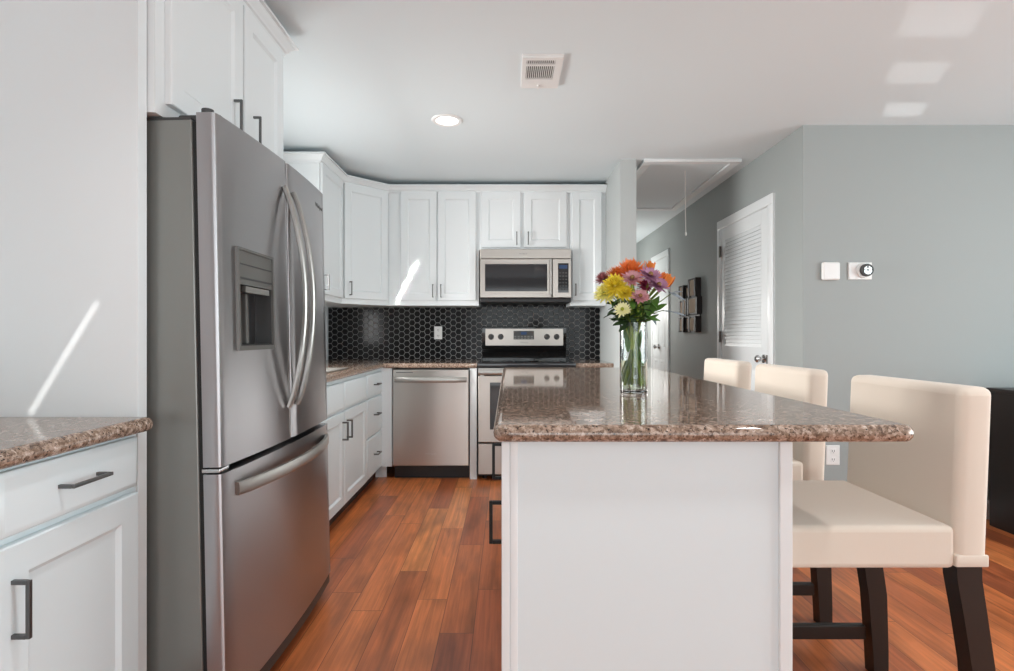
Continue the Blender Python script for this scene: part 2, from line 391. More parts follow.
# ------------------------------------------------------------------ attic hatch
t = thing('attic_hatch', 'white framed attic hatch in the hallway ceiling with a hanging cord', 'hatch', (1.37, 4.81, H))
b = MB(); hx, hy, cw, th = .36, .79, .065, .022
for x0, x1, y0, y1 in ((-hx, hx, -hy, -hy+cw), (-hx, hx, hy-cw, hy), (-hx, -hx+cw, -hy+cw, hy-cw), (hx-cw, hx, -hy+cw, hy-cw)):
    b.box(x0, x1, y0, y1, -th, 0, .003)
b.build('hatch_frame', 'trim', t)
MB().box(-hx+cw+.004, hx-cw-.004, -hy+cw+.004, hy-cw-.004, -.008, 0).build('hatch_panel', 'ceiling', t)
b = MB(); b.tube([(.03, -.515, -.008), (.03, -.515, -.25), (.035, -.515, -.49)], .003, 6).lathe([(0, -.52), (.007, -.515), (.007, -.495), (.003, -.488), (0, -.487)], (.035, -.515, 0), seg=10)
b.build('pull_cord', 'cord', t)

# ------------------------------------------------------------------ ceiling light and vent
t = thing('recessed_ceiling_light', 'round white recessed ceiling light, switched on', 'ceiling light', (-.362, 3.30, H))
MB().lathe([(.066, -.001), (.066, -.007), (.072, -.010), (.088, -.008), (.094, -.001)], closed=True, seg=40).build('trim_ring', 'plate', t)
MB().lathe([(0, -.006), (.06, -.006), (.066, -.003), (.066, -.001)], seg=40).build('lens', 'lamp', t)
l = bpy.data.lights.new('downlight', 'SPOT'); l.energy = 42; l.spot_size = math.radians(120); l.spot_blend = .8; l.shadow_soft_size = .06; l.color = (.98, .985, 1)
lo = bpy.data.objects.new('downlight', l); C.objects.link(lo); lo.parent = t; lo.location = (0, 0, -.02)

for n_, (lx, ly) in zip(('over the viewer', 'over the living room', 'over the near end of the island', 'behind the viewer'), ((-.36, .9), (3.0, 1.2), (1.2, .9), (.6, -1.6))):  # unseen copies of the downlight, added to brighten the room
    q = thing('recessed_ceiling_light', 'round white recessed ceiling light '+n_+', added outside the frame as fill', 'ceiling light', (lx, ly, H))
    for ch in list(t.children):
        c_ = ch.copy(); C.objects.link(c_); c_.parent = q
t = thing('dome_ceiling_light', 'white dome ceiling light deep in the hallway, hidden by the partition', 'ceiling light', (1.18, 7.1, H))
MB().lathe([(.15, -.0005), (.15, -.02), (.14, -.025)], seg=36).build('base_ring', 'plate', t)
MB().lathe([(0, -.10), (.06, -.094), (.11, -.07), (.138, -.025)], seg=36).build('dome', 'lamp', t)
l = bpy.data.lights.new('hall_fill', 'POINT'); l.energy = 27; l.shadow_soft_size = .12; l.color = (1, .97, .93)
lo = bpy.data.objects.new('hall_fill', l); C.objects.link(lo); lo.parent = t; lo.location = (0, 0, -1.0)  # added fill, hung unseen well below the dome to even out the hall

t = thing('ceiling_vent', 'rectangular white ceiling air vent with slotted grille', 'vent', (.168, 2.685, H))
b = MB(); vx, vy = .094, .157
ox0, ox1 = -.075, .06
for x0, x1, y0, y1 in ((-vx, ox0, -vy, vy), (ox1, vx, -vy, vy), (ox0, ox1, -vy, -.13), (ox0, ox1, -.085+.0, -.075), (ox0, ox1, .06, vy)):
    b.box(x0, x1, y0, y1, -.016, -.001)
b.box(-vx-.004, vx+.004, -vy-.004, vy+.004, -.006, 0)
b.build('vent_cover', 'plate', t)
b = MB()
for y0, y1 in ((-.13, -.085), (-.075, .06)):
    b.box(ox0, ox1, y0, y1, -.0066, -.0061)
b.build('duct_opening', 'darkgrey', t)
b = MB()
for i in range(14):
    x = ox0+(i+.5)*(ox1-ox0)/14
    b.box(x-.0018, x+.0018, -.13, -.085, -.015, -.007).box(x-.0018, x+.0018, -.075, .06, -.015, -.007)
b.build('grille', 'plate', t)
MB().box(-.012, -.004, .115, .150, -.024, -.016).build('damper_lever', 'plate', t)

# ------------------------------------------------------------------ cabinets (local: x along the front, y=0 face frame, -y outwards)
def door_front(name, x0, x1, z0, z1, parent, st=.058, m='white'):
    return MB().plate(x0, x1, z0, z1, [(0, -.001), (0, -.017), (.003, -.020), (st, -.020), (st+.004, -.0165), (st+.011, -.011), (st+.013, -.011)]).build(name, 'white_offset' if z0 < 1 else 'white', parent)
def slab(name, x0, x1, z0, z1, parent):
    return MB().plate(x0, x1, z0, z1, [(0, -.001), (0, -.014), (.003, -.0175), (.012, -.020)]).build(name, 'white_offset', parent)
def pull(parent, x, z, L, vert, m='nickel', proj=.032, sec=.0045, y0=-.020):
    b = MB(); yb = y0-proj
    if vert:
        b.box(x-sec, x+sec, yb-sec, yb+sec, z-L/2, z+L/2, .001)
        for s in (-1, 1): b.box(x-sec, x+sec, yb+sec, y0, z+s*(L/2-sec)-sec, z+s*(L/2-sec)+sec)
    else:
        b.box(x-L/2, x+L/2, yb-sec, yb+sec, z-sec, z+sec, .001)
        for s in (-1, 1): b.box(x+s*(L/2-sec)-sec, x+s*(L/2-sec)+sec, yb+sec, y0, z-sec, z+sec)
    return b.build('handle', m, parent)
def base_body(t, w, depth, top=.874, toe=.06, toeh=.1, m='white_offset', hollow=False):
    b = MB()
    if hollow: b.box(0, w, 0, .02, toeh, top).box(0, .018, .02, depth, toeh, top).box(w-.018, w, .02, depth, toeh, top).box(.018, w-.018, .02, depth, toeh, toeh+.018)
    else: b.box(0, w, 0, depth, toeh, top)
    b.build('cabinet_body', m, t)
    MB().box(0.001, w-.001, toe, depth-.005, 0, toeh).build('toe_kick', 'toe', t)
FX = -.993
# foreground cabinet at the left, and its neighbour towards the viewer
def near_cab(label, y0, w):
    t = thing('base_cabinet', label, 'cabinet', (FX, y0, 0), PI/2, 'base cabinets')
    base_body(t, w, .60)
    dr = slab('drawer', .008, w-.018, .735, .864, t); pull(dr, w/2-.008, .803, .118, False, sec=.004)
    do = door_front('door', .008, w-.018, .115, .718, t, .064); pull(do, .036, .592, .115, True, sec=.004)
    return t
near_cab('white base cabinet in the left foreground, one drawer over one door', 1.04, .423)
near_cab('white base cabinet nearest the viewer, only its far edge showing', .60, .436)
# sink base and drawer stack on the left run beyond the refrigerator
t = thing('base_cabinet', 'white sink base cabinet beyond the refrigerator with two doors', 'cabinet', (FX, 2.745, 0), PI/2, 'base cabinets')
base_body(t, 1.062, .60, hollow=True)
for x0, x1 in ((.012, .528), (.540, 1.052)):
    slab('false_front', x0, x1, .69, .852, t)
    do = door_front('door', x0, x1, .115, .675, t); pull(do, x1-.038 if x0 < .1 else x0+.038, .565, .11, True)
t = thing('base_cabinet', 'narrow white base cabinet in the corner with three stacked drawers', 'cabinet', (FX, 3.81, 0), PI/2, 'base cabinets')
base_body(t, .49, .60)
for z0, z1, zp in ((.69, .852, .772), (.41, .675, .552), (.115, .395, .262)):
    dr = slab('drawer', .010, .452, z0, z1, t); pull(dr, .235, zp, .105, False)
t = thing('base_cabinet', 'plain white base cabinet between refrigerator and sink', 'cabinet', (FX, 2.465, 0), PI/2, 'base cabinets')
base_body(t, .276, .60); door_front('door', .01, .266, .115, .852, t)
# corner filler and panel by the dishwasher
b = MB(); b.box(-.992, -.905, 4.302, 4.32, .1, .874).box(-1.05, -.962, 4.365, 4.38, 0, .1)
tag(b.build('corner_filler', 'white'), 'white filler strip between corner drawers and dishwasher', 'filler')
tag(MB().box(-.292, -.238, 4.298, 4.90, 0, .874, .001).build('filler_panel', 'white'), 'narrow white panel between dishwasher and range', 'panel')
t = thing('base_cabinet', 'small white base cabinet right of the range against the partition', 'cabinet', (.541, 4.302, 0), 0, 'base cabinets')
base_body(t, .266, .60); dr = slab('drawer', .01, .256, .69, .852, t); pull(dr, .133, .77, .1, False); do = door_front('door', .01, .256, .115, .675, t, .05); pull(do, .04, .57, .11, True)

# countertops
def bull(front, back, zt, th=.038, rev=1, seg=6):
    r = th/2; pts = []
    for k in range(seg*2+1):
        a = PI/2-PI*k/(seg*2)
        pts.append((front-rev*(r-r*math.cos(a)), zt-r+r*math.sin(a)))
    return [(back, zt)]+pts+[(back, zt-th)]
CT = .913
b = MB(); b.prism(bull(-.948, XL+.002, CT), 'Y', .40, 1.463)
tag(b.build('granite_countertop', 'granite'), 'brown speckled granite countertop in the left foreground', 'countertop', 'granite countertops')
b = MB()
b.prism(bull(-.960, -1.07, CT), 'Y', 2.45, 4.30).box(XL+.002, -1.07, 2.45, 2.86, CT-.038, CT).box(XL+.002, -1.07, 3.60, 4.30, CT-.038, CT).box(XL+.002, -1.50, 2.86, 3.60, CT-.038, CT)
b.prism(bull(4.275, YB-.014, CT, rev=-1), 'X', -.975, -.236).box(XL+.002, -.975, 4.30, YB-.014, CT-.038, CT)
tag(b.build('granite_countertop', 'granite'), 'brown granite countertop around the corner over sink and dishwasher', 'countertop', 'granite countertops')
b = MB(); b.prism(bull(4.275, YB-.014, CT, rev=-1), 'X', .540, XS0-.002)
tag(b.build('granite_countertop', 'granite'), 'short piece of granite countertop right of the range', 'countertop', 'granite countertops')
# sink
t = thing('kitchen_sink', 'stainless kitchen sink let into the corner countertop', 'sink', (-1.268, 3.23, CT))
b = MB(); b.quad_loops([[(x*.225, y*.38, z) if k == 0 else (x*.20, y*.355, z) if k == 1 else (x*.185, y*.34, z) for x, y in ((-1, -1), (1, -1), (1, 1), (-1, 1))] for k, z in ((0, .001), (0, .006), (1, .006), (1, -.01), (2, -.17))], False, True)
b.build('basin', 'handle', t)
b = MB(); b.tube([(-.21, 0, .006), (-.21, 0, .28), (-.19, 0, .34), (-.13, 0, .37), (-.06, 0, .35), (-.03, 0, .28)], .011, 10).cyl((-.21, 0, .004), (-.21, 0, .04), .024, seg=16)
b.build('faucet', 'chrome', t)

# backsplash: glossy black hexagons in grey grout
def hex_panel(b, u0, u1, v0, v1, place, pitch=.0534, gap=.0045, t=.004):
    col = pitch*math.sqrt(3)/2; R = (pitch-gap)/math.sqrt(3)
    i = 0; u = u0+.01
    while u-R < u1:
        v = v0+.012+(pitch/2 if i % 2 else 0)-pitch
        while v-pitch/2 < v1:
            def lp(r, d):
                out = []
                for k in range(6):
                    a = k*PI/3; out.append((min(max(u+r*math.cos(a), u0), u1), min(max(v+r*math.sin(a), v0), v1), d))
                return out
            if u+R > u0 and u-R < u1 and v+pitch/2 > v0+.004 and v-pitch/2 < v1-.004 and u-R*.5 < u1 and u+R*.5 > u0:
                vs = [[b.bm.verts.new(place(*p)) for p in l] for l in (lp(R, 0), lp(R, t*.6), lp(R-.003, t))]
                for a_, c_ in zip(vs, vs[1:]):
                    for k in range(6):
                        try: b.bm.faces.new((a_[k], a_[(k+1) % 6], c_[(k+1) % 6], c_[k]))
                        except ValueError: pass
                b.bm.faces.new(vs[-1])
            v += pitch
        u += col; i += 1
t = thing('tile_backsplash', 'glossy black hexagon tile backsplash with grey grout', 'backsplash', (0, YB, 0))
b = MB(); b.box(XL+.008, XS0-.001, -.008, -.001, CT, 1.60); b.build('grout_bed', 'grout', t)
b = MB(); hex_panel(b, XL+.008, XS0-.001, CT, 1.60, lambda u, v, d: (u, -.008-d, v)); o = b.build('hexagon_tiles', 'tile', t, smooth=False)

# ------------------------------------------------------------------ wall cabinets
UZ0, UZ1, CR = 1.383, 2.350, 2.390
UY = YB-.305
def wall_cab(label, loc, rz, w, doors, z0=UZ0, depth=.302, hz=1.505, hl=.11):
    t = thing('wall_cabinet', label, 'cabinet', loc, rz, 'wall cabinets')
    MB().box(0, w, 0, depth, z0, UZ1).build('cabinet_body', 'white', t)
    for x0, x1, hx in doors:
        do = door_front('door', x0, x1, z0+.042 if z0 < 1.5 else z0+.022, 2.337, t)
        pull(do, hx, hz, hl, True, sec=.004)
    return t
wall_cab('white wall cabinet on the left wall, nearest the refrigerator', (-1.305, 3.80, 0), PI/2, .507, [(.012, .492, .045)])
# diagonal corner cabinet
ax, ay, bx_, by = -1.305, 4.307, -1.000, UY
dl = math.hypot(bx_-ax, by-ay); da = math.atan2(by-ay, bx_-ax)
t = thing('wall_cabinet', 'white corner wall cabinet with its door set diagonally', 'cabinet', (ax, ay, 0), da, 'wall cabinets')
inv = Matrix.Rotation(-da, 3, 'Z')
poly = [inv @ Vector((x-ax, y-ay, 0)) for x, y in ((ax, ay), (bx_, by), (bx_, YB-.002), (XL+.002, YB-.002), (XL+.002, ay))]
MB().prism([(p.x, p.y) for p in poly], 'Z', UZ0, UZ1).build('cabinet_body', 'white', t)
do = door_front('door', .018, dl-.018, UZ0+.042, 2.337, t); pull(do, .062, 1.505, .11, True, sec=.004)
wall_cab('white double door wall cabinet over the dishwasher', (-.998, UY, 0), 0, .760, [(.104, .407, .407-.03), (.415, .737, .415+.03)])
wall_cab('short white double door wall cabinet above the microwave', (-.236, UY, 0), 0, .764, [(.022, .350, .35-.032), (.380, .738, .38+.034)], z0=1.850, hz=1.945, hl=.108)
wall_cab('narrow white wall cabinet right of the microwave', (.530, UY, 0), 0, XS0-.533, [(.018, .266, .045)], hz=1.515, hl=.10)
# over-refrigerator cabinet (24 in deep)
OX = -.970
t = thing('wall_cabinet', 'deep white double door cabinet above the refrigerator', 'cabinet', (OX, 1.507, 0), PI/2, 'wall cabinets')
MB().box(0, .836, 0, .62, 1.747, UZ1).build('cabinet_body', 'white', t)
for x0, x1, hx in ((.042, .464, .397), (.476, .818, .543)):
    do = door_front('door', x0, x1, 1.787, 2.328, t, .062); pull(do, hx, 1.887, .13, True, proj=.025, sec=.004)
# crown moldings: profile (outward, z)
CP = [(0, UZ1-.018), (.012, UZ1-.018), (.014, UZ1-.006), (.022, UZ1-.002), (.026, UZ1+.010), (.042, UZ1+.024), (.044, UZ1+.030), (.056, UZ1+.030), (.056, CR), (0, CR)]
def sweep(b, path, prof):
    n = len(path); loops = []
    for i, p in enumerate(path):
        p = Vector(p)
        ds = []
        if i > 0: ds.append((p-Vector(path[i-1])).normalized())
        if i < n-1: ds.append((Vector(path[i+1])-p).normalized())
        ns = [Vector((d_.y, -d_.x)) for d_ in ds]
        nn = sum(ns, Vector((0, 0))).normalized(); k = 1/max(.3, nn.dot(ns[0]))
        loops.append([(p.x+nn.x*o*k, p.y+nn.y*o*k, z) for o, z in prof])
    b.quad_loops(loops)
b = MB(); sweep(b, [(XL+.002, 3.799), (-1.3045, 3.799), (-1.3045, 4.306), (-1.0, UY-.001), (XS0-.002, UY-.001)], CP)
tag(b.build('crown_molding', 'trim'), 'white crown molding along the tops of the kitchen wall cabinets', 'molding')
b = MB(); sweep(b, [(OX+.001, 1.509), (OX+.001, 2.344), (XL+.01, 2.344)], CP)
tag(b.build('crown_molding', 'trim'), 'white crown molding on the cabinet above the refrigerator', 'molding')
# tall side panel in front of the refrigerator's side
b = MB(); b.box(XL+.001, -.990, 1.467, 1.503, 0, H-.001, .001)
tag(b.build('tall_side_panel', 'white'), 'tall white panel at the near side of the refrigerator', 'panel')

# ------------------------------------------------------------------ refrigerator (local: x along its width, -y outwards)
FW = .905
t = thing('refrigerator', 'stainless french door refrigerator with bottom freezer drawer', 'refrigerator', (-.779, 1.520, .016), PI/2)
t.rotation_euler = (math.radians(-1.15), 0, PI/2)
def bow(x): return -.020*(1-((x/FW)*2-1)**2)
def slabpoly(x0, x1, yb=.052, n=8, r0=True, r1=True):
    pts = [(x0, yb)]
    r = .012
    xs = [x0+(x1-x0)*k/n for k in range(n+1)]
    if r0: pts += [(x0, bow(x0)+r), (x0+.003, bow(x0)+.004), (x0+r, bow(x0+r))]; xs = [x for x in xs if x > x0+r+.002]
    if r1: xs = [x for x in xs if x < x1-r-.002]
    pts += [(x, bow(x)) for x in xs]
    if r1: pts += [(x1-r, bow(x1-r)), (x1-.003, bow(x1)+.004), (x1, bow(x1)+r)]
    pts += [(x1, yb)]
    return pts
MB().box(.008, FW-.008, .068, .76, .03, 1.722, .004).build('cabinet_body', 'fridgeside', t)
MB().box(.012, FW-.012, .05, .07, .06, 1.715).build('door_gasket', 'rubber', t)
b = MB(); b.prism(slabpoly(.012, FW-.012, .085, r0=False, r1=False), 'Z', .030, .068); 
for v in b.bm.verts: v.co.y += .005
b.build('base_grille', 'darkgrey', t)
for x in (.06, FW-.06):
    for y in (.12, .68): MB().cyl((x, y, -.014 if y < .3 else -.002), (x, y, .035), .02, seg=12).build('leveling_foot', 'rubber', t)
# left door with dispenser opening
mid = FW/2; dx_0, dx_1, dz_0, dz_1 = .086, .328, 1.070, 1.378
zD0, zD1 = .748, 1.738
b = MB()
b.prism(slabpoly(.002, dx_0, r1=False, n=3), 'Z', zD0, zD1)
b.prism(slabpoly(dx_1, mid-.003, r0=False, n=4), 'Z', zD0, zD1)
b.prism(slabpoly(dx_0, dx_1, r0=False, r1=False), 'Z', zD0, dz_0)
b.prism(slabpoly(dx_0, dx_1, r0=False, r1=False), 'Z', dz_1, zD1)
b.box(dx_0, dx_1, .045, .052, dz_0, dz_1)
ld = b.build('door', 'fridgesteel', t)
fy = bow((dx_0+dx_1)/2)
b = MB(); fr = .008
for x0, x1, z0, z1 in ((dx_0, dx_0+fr, dz_0, dz_1), (dx_1-fr, dx_1, dz_0, dz_1), (dx_0+fr, dx_1-fr, dz_0, dz_0+.014), (dx_0+fr, dx_1-fr, dz_1-fr, dz_1)):
    b.box(x0, x1, fy-.003, .05, z0, z1)
dsp = b.build('dispenser', 'greyplastic', ld)
b = MB(); b.box(dx_0+fr, dx_1-fr, fy+.001, .05, 1.268, dz_1-fr); b.build('control_panel', 'greyplastic', dsp)
b = MB(); b.box(dx_0+fr, dx_1-fr, fy-.001, fy+.0012, 1.285, 1.290).box(dx_0+fr, dx_1-fr, fy-.001, fy+.0012, 1.328, 1.331); b.build('panel_line', 'darkgrey', dsp)
b = MB(); b.box(dx_0+fr, dx_1-fr, .046, .054, dz_0+.014, 1.268).box(dx_0+fr, dx_0+fr+.003, fy+.004, .05, dz_0+.014, 1.268).box(dx_1-fr-.003, dx_1-fr, fy+.004, .05, dz_0+.014, 1.268); b.build('cavity', 'darkgrey', dsp)
b = MB(); b.prism([(fy-.006, 1.245), (fy-.006, 1.263), (.04, 1.268), (.04, 1.253)], 'X', dx_0+.035, dx_1-.045); b.build('spout_cover', 'handle', dsp)
b = MB(); b.box(.205, .225, .02, .04, 1.088, 1.25, .004).box(.125, .165, .026, .04, 1.10, 1.235, .004); b.build('paddle', 'greyplastic', dsp)
b = MB(); b.box(dx_0+fr, dx_1-fr, fy+.002, .05, dz_0+.012, dz_0+.018); b.build('drip_tray', 'black', dsp)
b = MB(); b.prism(slabpoly(mid+.003, FW-.002), 'Z', zD0, zD1); rd = b.build('door', 'fridgesteel', t)
lettering('Whirlpool', .026, rd, (.82, bow(.82)-.001, 1.665), (PI/2, 0, 0.07), 'lettering')
def curved_handle(parent, x):
    b = MB(); pts = []
    n = 18
    for k in range(n+1):
        s = k/n; z = .862+(1.640-.862)*s
        y = bow(x)-.006-.066*math.sin(PI*s)**.8
        pts.append((x, y, z))
    loops = []
    for i, p in enumerate(pts):
        a = Vector(pts[max(0, i-1)]); c = Vector(pts[min(n, i+1)]); tt = (c-a).normalized(); nn = Vector((0, -tt.z, tt.y))
        p = Vector(p); hw, hh = .012, .008
        loops.append([p+Vector((1, 0, 0))*hw*u+nn*hh*v for u, v in ((-1, -.5), (-.6, -1), (.6, -1), (1, -.5), (1, .5), (.6, 1), (-.6, 1), (-1, .5))])
    b.quad_loops(loops); return b.build('handle', 'handle', parent)
curved_handle(ld, mid-.040); curved_handle(rd, mid+.040)
b = MB(); b.prism(slabpoly(.002, FW-.002, n=14), 'Z', .074, .728)
fd = b.build('freezer_drawer', 'fridgesteel', t)
b = MB(); pts = [(x, bow(x)-.008-.040*math.sin(PI*(x-.06)/(FW-.12))**.7, .672+.0) for x in [.06+(FW-.12)*k/20 for k in range(21)]]
b.ribbon(pts, .008, .019); b.build('handle', 'handle', fd)
for x, k in ((.03, .022), (FW-.06, FW-.022)):
    MB().box(x, x+.05, .0, .12, 1.724, 1.744, .006).cyl((k, .03, 1.727), (k, .03, 1.752), .016, seg=14).build('hinge_cover', 'darkgrey', t)
MB().box(.008, FW-.008, .07, .755, 1.718, 1.7295, .004).build('top_cover', 'darkgrey', t)
b = MB(); MB.box(b, .001, .05, .004, .056, .733, .744, .002); b.build('mid_hinge', 'chrome', t)

# ------------------------------------------------------------------ dishwasher
t = thing('dishwasher', 'stainless dishwasher between the corner drawers and the range', 'dishwasher', (-.5975, 4.302, 0))
MB().box(-.298, .298, .004, .58, .1, .868).build('tub_body', 'darkgrey', t)
do = MB().box(-.297, .297, -.025, .003, .112, .862, .004).build('door', 'steel_bright', t)
b = MB(); pts = [(x, -.037-.026*(1-(x/.28)**4), .786) for x in [-.28+.56*k/16 for k in range(17)]]; b.ribbon(pts, .009, .020)
b.box(-.285, -.262, -.036, -.024, .77, .80).box(.262, .285, -.036, -.024, .77, .80)
b.build('handle', 'handle', do)
lettering('Whirlpool', .022, do, (.0, -.0255, .205), (PI/2, 0, 0), 'lettering_pale')
MB().box(-.297, .297, .05, .07, .0, .10).build('toe_kick', 'black', t)
MB().box(-.27, -.14, -.0258, -.0245, .838, .845).build('control_marks', 'lettering', do)

# ------------------------------------------------------------------ range
t = thing('electric_range', 'stainless electric range with black glass cooktop', 'stove', (.1525, 4.262, 0))
MB().box(-.379, .379, .035, .63, .03, .878).build('oven_body', 'black', t)
MB().box(-.383, .383, -.006, .60, .880, .921, .006).build('cooktop', 'blackglass', t)
for x, y, r in ((-.19, .16, .1), (.19, .16, .085), (-.19, .42, .08), (.19, .42, .1)): MB().lathe([(r-.003, .9212), (r, .9216), (r, .9212)], (x, y, 0), seg=40, closed=True).build('burner_ring', 'greyplastic', t)
b = MB(); b.prism([(.60, .922), (.60, .975), (.585, 1.0), (.575, 1.03), (.570, 1.200), (.60, 1.21), (.638, 1.21), (.638, .922)], 'X', -.372, .372)
bgd = b.build('backguard', 'blackgloss', t)
b = MB(); b.prism([(.574, 1.042), (.5645, 1.043), (.560, 1.190), (.570, 1.192)], 'X', -.343, .343); cp = b.build('control_panel', 'steel', bgd)
def onface(z): return .5645-.0045*(z-1.043)/.147
b = MB(); z = 1.135; b.box(-.095, .086, onface(z)-.0025, onface(z)+.004, 1.096, 1.172); b.build('display_surround', 'darkgrey', cp)
b = MB(); b.box(-.03, .02, onface(1.15)-.0035, onface(1.15), 1.138, 1.163); b.build('display', 'led', cp)
b = MB()
for i in range(6):
    for j in range(2): b.box(-.088+i*.029, -.070+i*.029, onface(1.12)-.0035, onface(1.12), 1.102+j*.016, 1.111+j*.016)
b.build('buttons', 'greyplastic', cp)
for x in (-.293, -.208, .200, .286):
    b = MB(); b.lathe([(0, .028), (.017, .028), (.020, .022), (.022, .004), (.026, 0)], (x, onface(1.117), 1.120), 'Y', 20).box(x-.003, x+.003, onface(1.117)-.031, onface(1.117)-.02, 1.104, 1.136)
    k = b.build('knob', 'darkgrey', cp)
lettering('Whirlpool', .016, cp, (0, onface(1.07)-.001, 1.068), (PI/2, 0, 0), 'lettering')
do = MB().box(-.377, .377, -.012, .032, .300, .818, .004).build('oven_door', 'steel', t)
b = MB(); b.plate(-.285, .285, .40, .765, [(0, -.0115), (0, -.013), (.004, -.0145)]); b.build('window', 'blackglass', do)
b = MB(); b.ribbon([(x, -.045, .848) for x in (-.375, -.1, .1, .375)], .010, .020); b.box(-.36, -.33, -.04, -.010, .81, .84).box(.33, .36, -.04, -.010, .81, .84); b.build('handle', 'handle', do)
MB().box(-.377, .377, -.002, .032, .824, .876).build('front_rail', 'handle', t)
MB().box(-.377, .377, -.012, .032, .05, .290, .004).build('storage_drawer', 'steel', t)
for x in (-.33, .33):
    for y in (.08, .58): MB().cyl((x, y, 0), (x, y, .035), .018, seg=10).build('leveling_foot', 'black', t)

# ------------------------------------------------------------------ microwave
t = thing('microwave_oven', 'stainless over the range microwave oven', 'microwave', (.1535, 4.533, 1.413))
MB().box(-.377, .377, .02, YB-4.533-.014, .006, .432).build('oven_body', 'black', t)
MB().box(-.378, .378, -.004, .03, .355, .434, .003).build('vent_band', 'steel', t)
b = MB(); b.plate(-.378, .215, .030, .351, [(0, .02), (0, -.014), (.004, -.018), (.035, -.018), (.037, -.0165)]); do = b.build('door', 'steel', t)
b = MB(); b.plate(-.335, .178, .083, .308, [(0, -.0155), (0, -.0185), (.003, -.0195)]); b.build('window', 'blackglass', do)
b = MB(); b.box(.196, .214, -.058, -.046, .05, .345, .004).box(.198, .212, -.048, -.017, .06, .085).box(.198, .212, -.048, -.017, .31, .335); b.build('handle', 'handle', do)
b = MB(); b.plate(.222, .378, .030, .351, [(0, .02), (0, -.014), (.004, -.018)]); pn = b.build('control_panel', 'steel', t)
MB().plate(.268, .355, .072, .315, [(0, -.017), (0, -.019), (.002, -.0195)]).build('keypad', 'blackglass', pn)
MB().box(.278, .345, -.0205, -.0193, .270, .300).build('display', 'led', pn)
b = MB()
for i in range(3):
    for j in range(6): b.box(.279+i*.024, .295+i*.024, -.0202, -.0193, .095+j*.027, .106+j*.027)
b.build('buttons', 'darkgrey', pn)
lettering('Whirlpool', .016, t, (-.02, -.0045, .395), (PI/2, 0, 0), 'lettering')
MB().box(-.377, .377, -.005, .36, -.008, .026, .004).build('underside', 'black', t)

# ------------------------------------------------------------------ wall plates
def outlet(label, loc, w=.072, h=.116, rz=0):
    t = thing('wall_outlet', label, 'outlet', loc, rz)
    MB().plate(-w/2, w/2, -h/2, h/2, [(0, 0), (0, -.003), (.004, -.006)]).build('cover_plate', 'plate', t)
    for s in (-1, 1):
        b = MB(); b.plate(-.017, .017, s*.026-.015, s*.026+.015, [(0, -.005), (0, -.0075), (.002, -.008)]); r = b.build('receptacle', 'plate', t)
        b = MB(); b.box(-.008, -.005, -.0085, -.0078, s*.026-.005, s*.026+.007).box(.005, .008, -.0085, -.0078, s*.026-.005, s*.026+.007).box(-.002, .002, -.0085, -.0078, s*.026-.012, s*.026-.008); b.build('slots', 'darkgrey', r)
    return t
outlet('white outlet on the black tile backsplash above the dishwasher', (-.617, YB-.0125, 1.155))
outlet('white outlet low on the grey wall behind the stools', (2.012, YF, .392), .084, .122)
t = thing('wall_sensor', 'square white plastic box on the grey wall, left of the thermostat', 'wall sensor', (1.992, YF, 1.527))
MB().box(-.054, .054, -.028, 0, -.056, .056, .012, 4).build('casing', 'plate', t)
MB().plate(-.036, .036, -.040, .040, [(0, -.027), (0, -.0285), (.003, -.029)]).build('front_panel', 'plate', t)
t = thing('thermostat', 'round silver thermostat on a white rectangular wall plate', 'thermostat', (2.178, YF, 1.529))
MB().plate(-.073, .073, -.053, .053, [(0, 0), (0, -.006), (.004, -.010)]).build('wall_plate', 'plate', t)
MB().lathe([(.045, .028), (.047, .010)], (.022, 0, .002), 'Y', 36).build('thermostat_base', 'plate', t)
MB().lathe([(.026, .050), (.036, .048), (.039, .040), (.039, .026), (.026, .026)], (.022, 0, .002), 'Y', 36, closed=True).build('dial_ring', 'darkgrey', t)
MB().lathe([(0, .048), (.026, .047), (.0262, .03)], (.022, 0, .002), 'Y', 36).build('dial_face', 'chrome', t)
b = MB(); b.box(.019, .025, -.0495, -.0485, -.022, .026).box(-.002, .046, -.0495, -.0485, -.001, .005); b.build('cross_mark', 'darkgrey', t)

# ------------------------------------------------------------------ wall art (local x towards the camera along the hallway wall)
t = thing('wall_sculpture', 'dark wall sculpture of staggered frames with bronze mirrors in the hallway', 'wall art', (XW, 5.70, 1.165), -PI/2)
cells = [  # x0, x1, z0, z1, depth, mirror inset x
    (.02, .165, .345, .475, .05), (.165, .315, .350, .455, .03), (.330, .545, .335, .515, .055),
    (.015, .175, .165, .320, .045), (.185, .275, .170, .335, .055), (.285, .575, .170, .335, .05),
    (.02, .175, .0, .150, .05), (.175, .320, .015, .150, .03), (.330, .550, .0, .150, .055)]
for x0, x1, z0, z1, dp in cells:
    b = MB(); fx = min(.05, (x1-x0)*.3); fz = .016
    b.box(x0, x0+fx, -dp, 0, z0, z1, .003).box(x1-fx, x1, -dp, 0, z0, z1, .003).box(x0+fx, x1-fx, -dp+.008, 0, z0, z0+fz).box(x0+fx, x1-fx, -dp+.008, 0, z1-fz, z1)
    f = b.build('frame', 'decor', t)
    MB().box(x0+fx, x1-fx, -dp+.003, -.002, z0+fz, z1-fz).build('mirror', 'bronze', f)
MB().box(.03, .55, -.012, -.001, .14, .172).box(.03, .55, -.012, -.001, .322, .346).build('mounting_bar', 'decor', t)

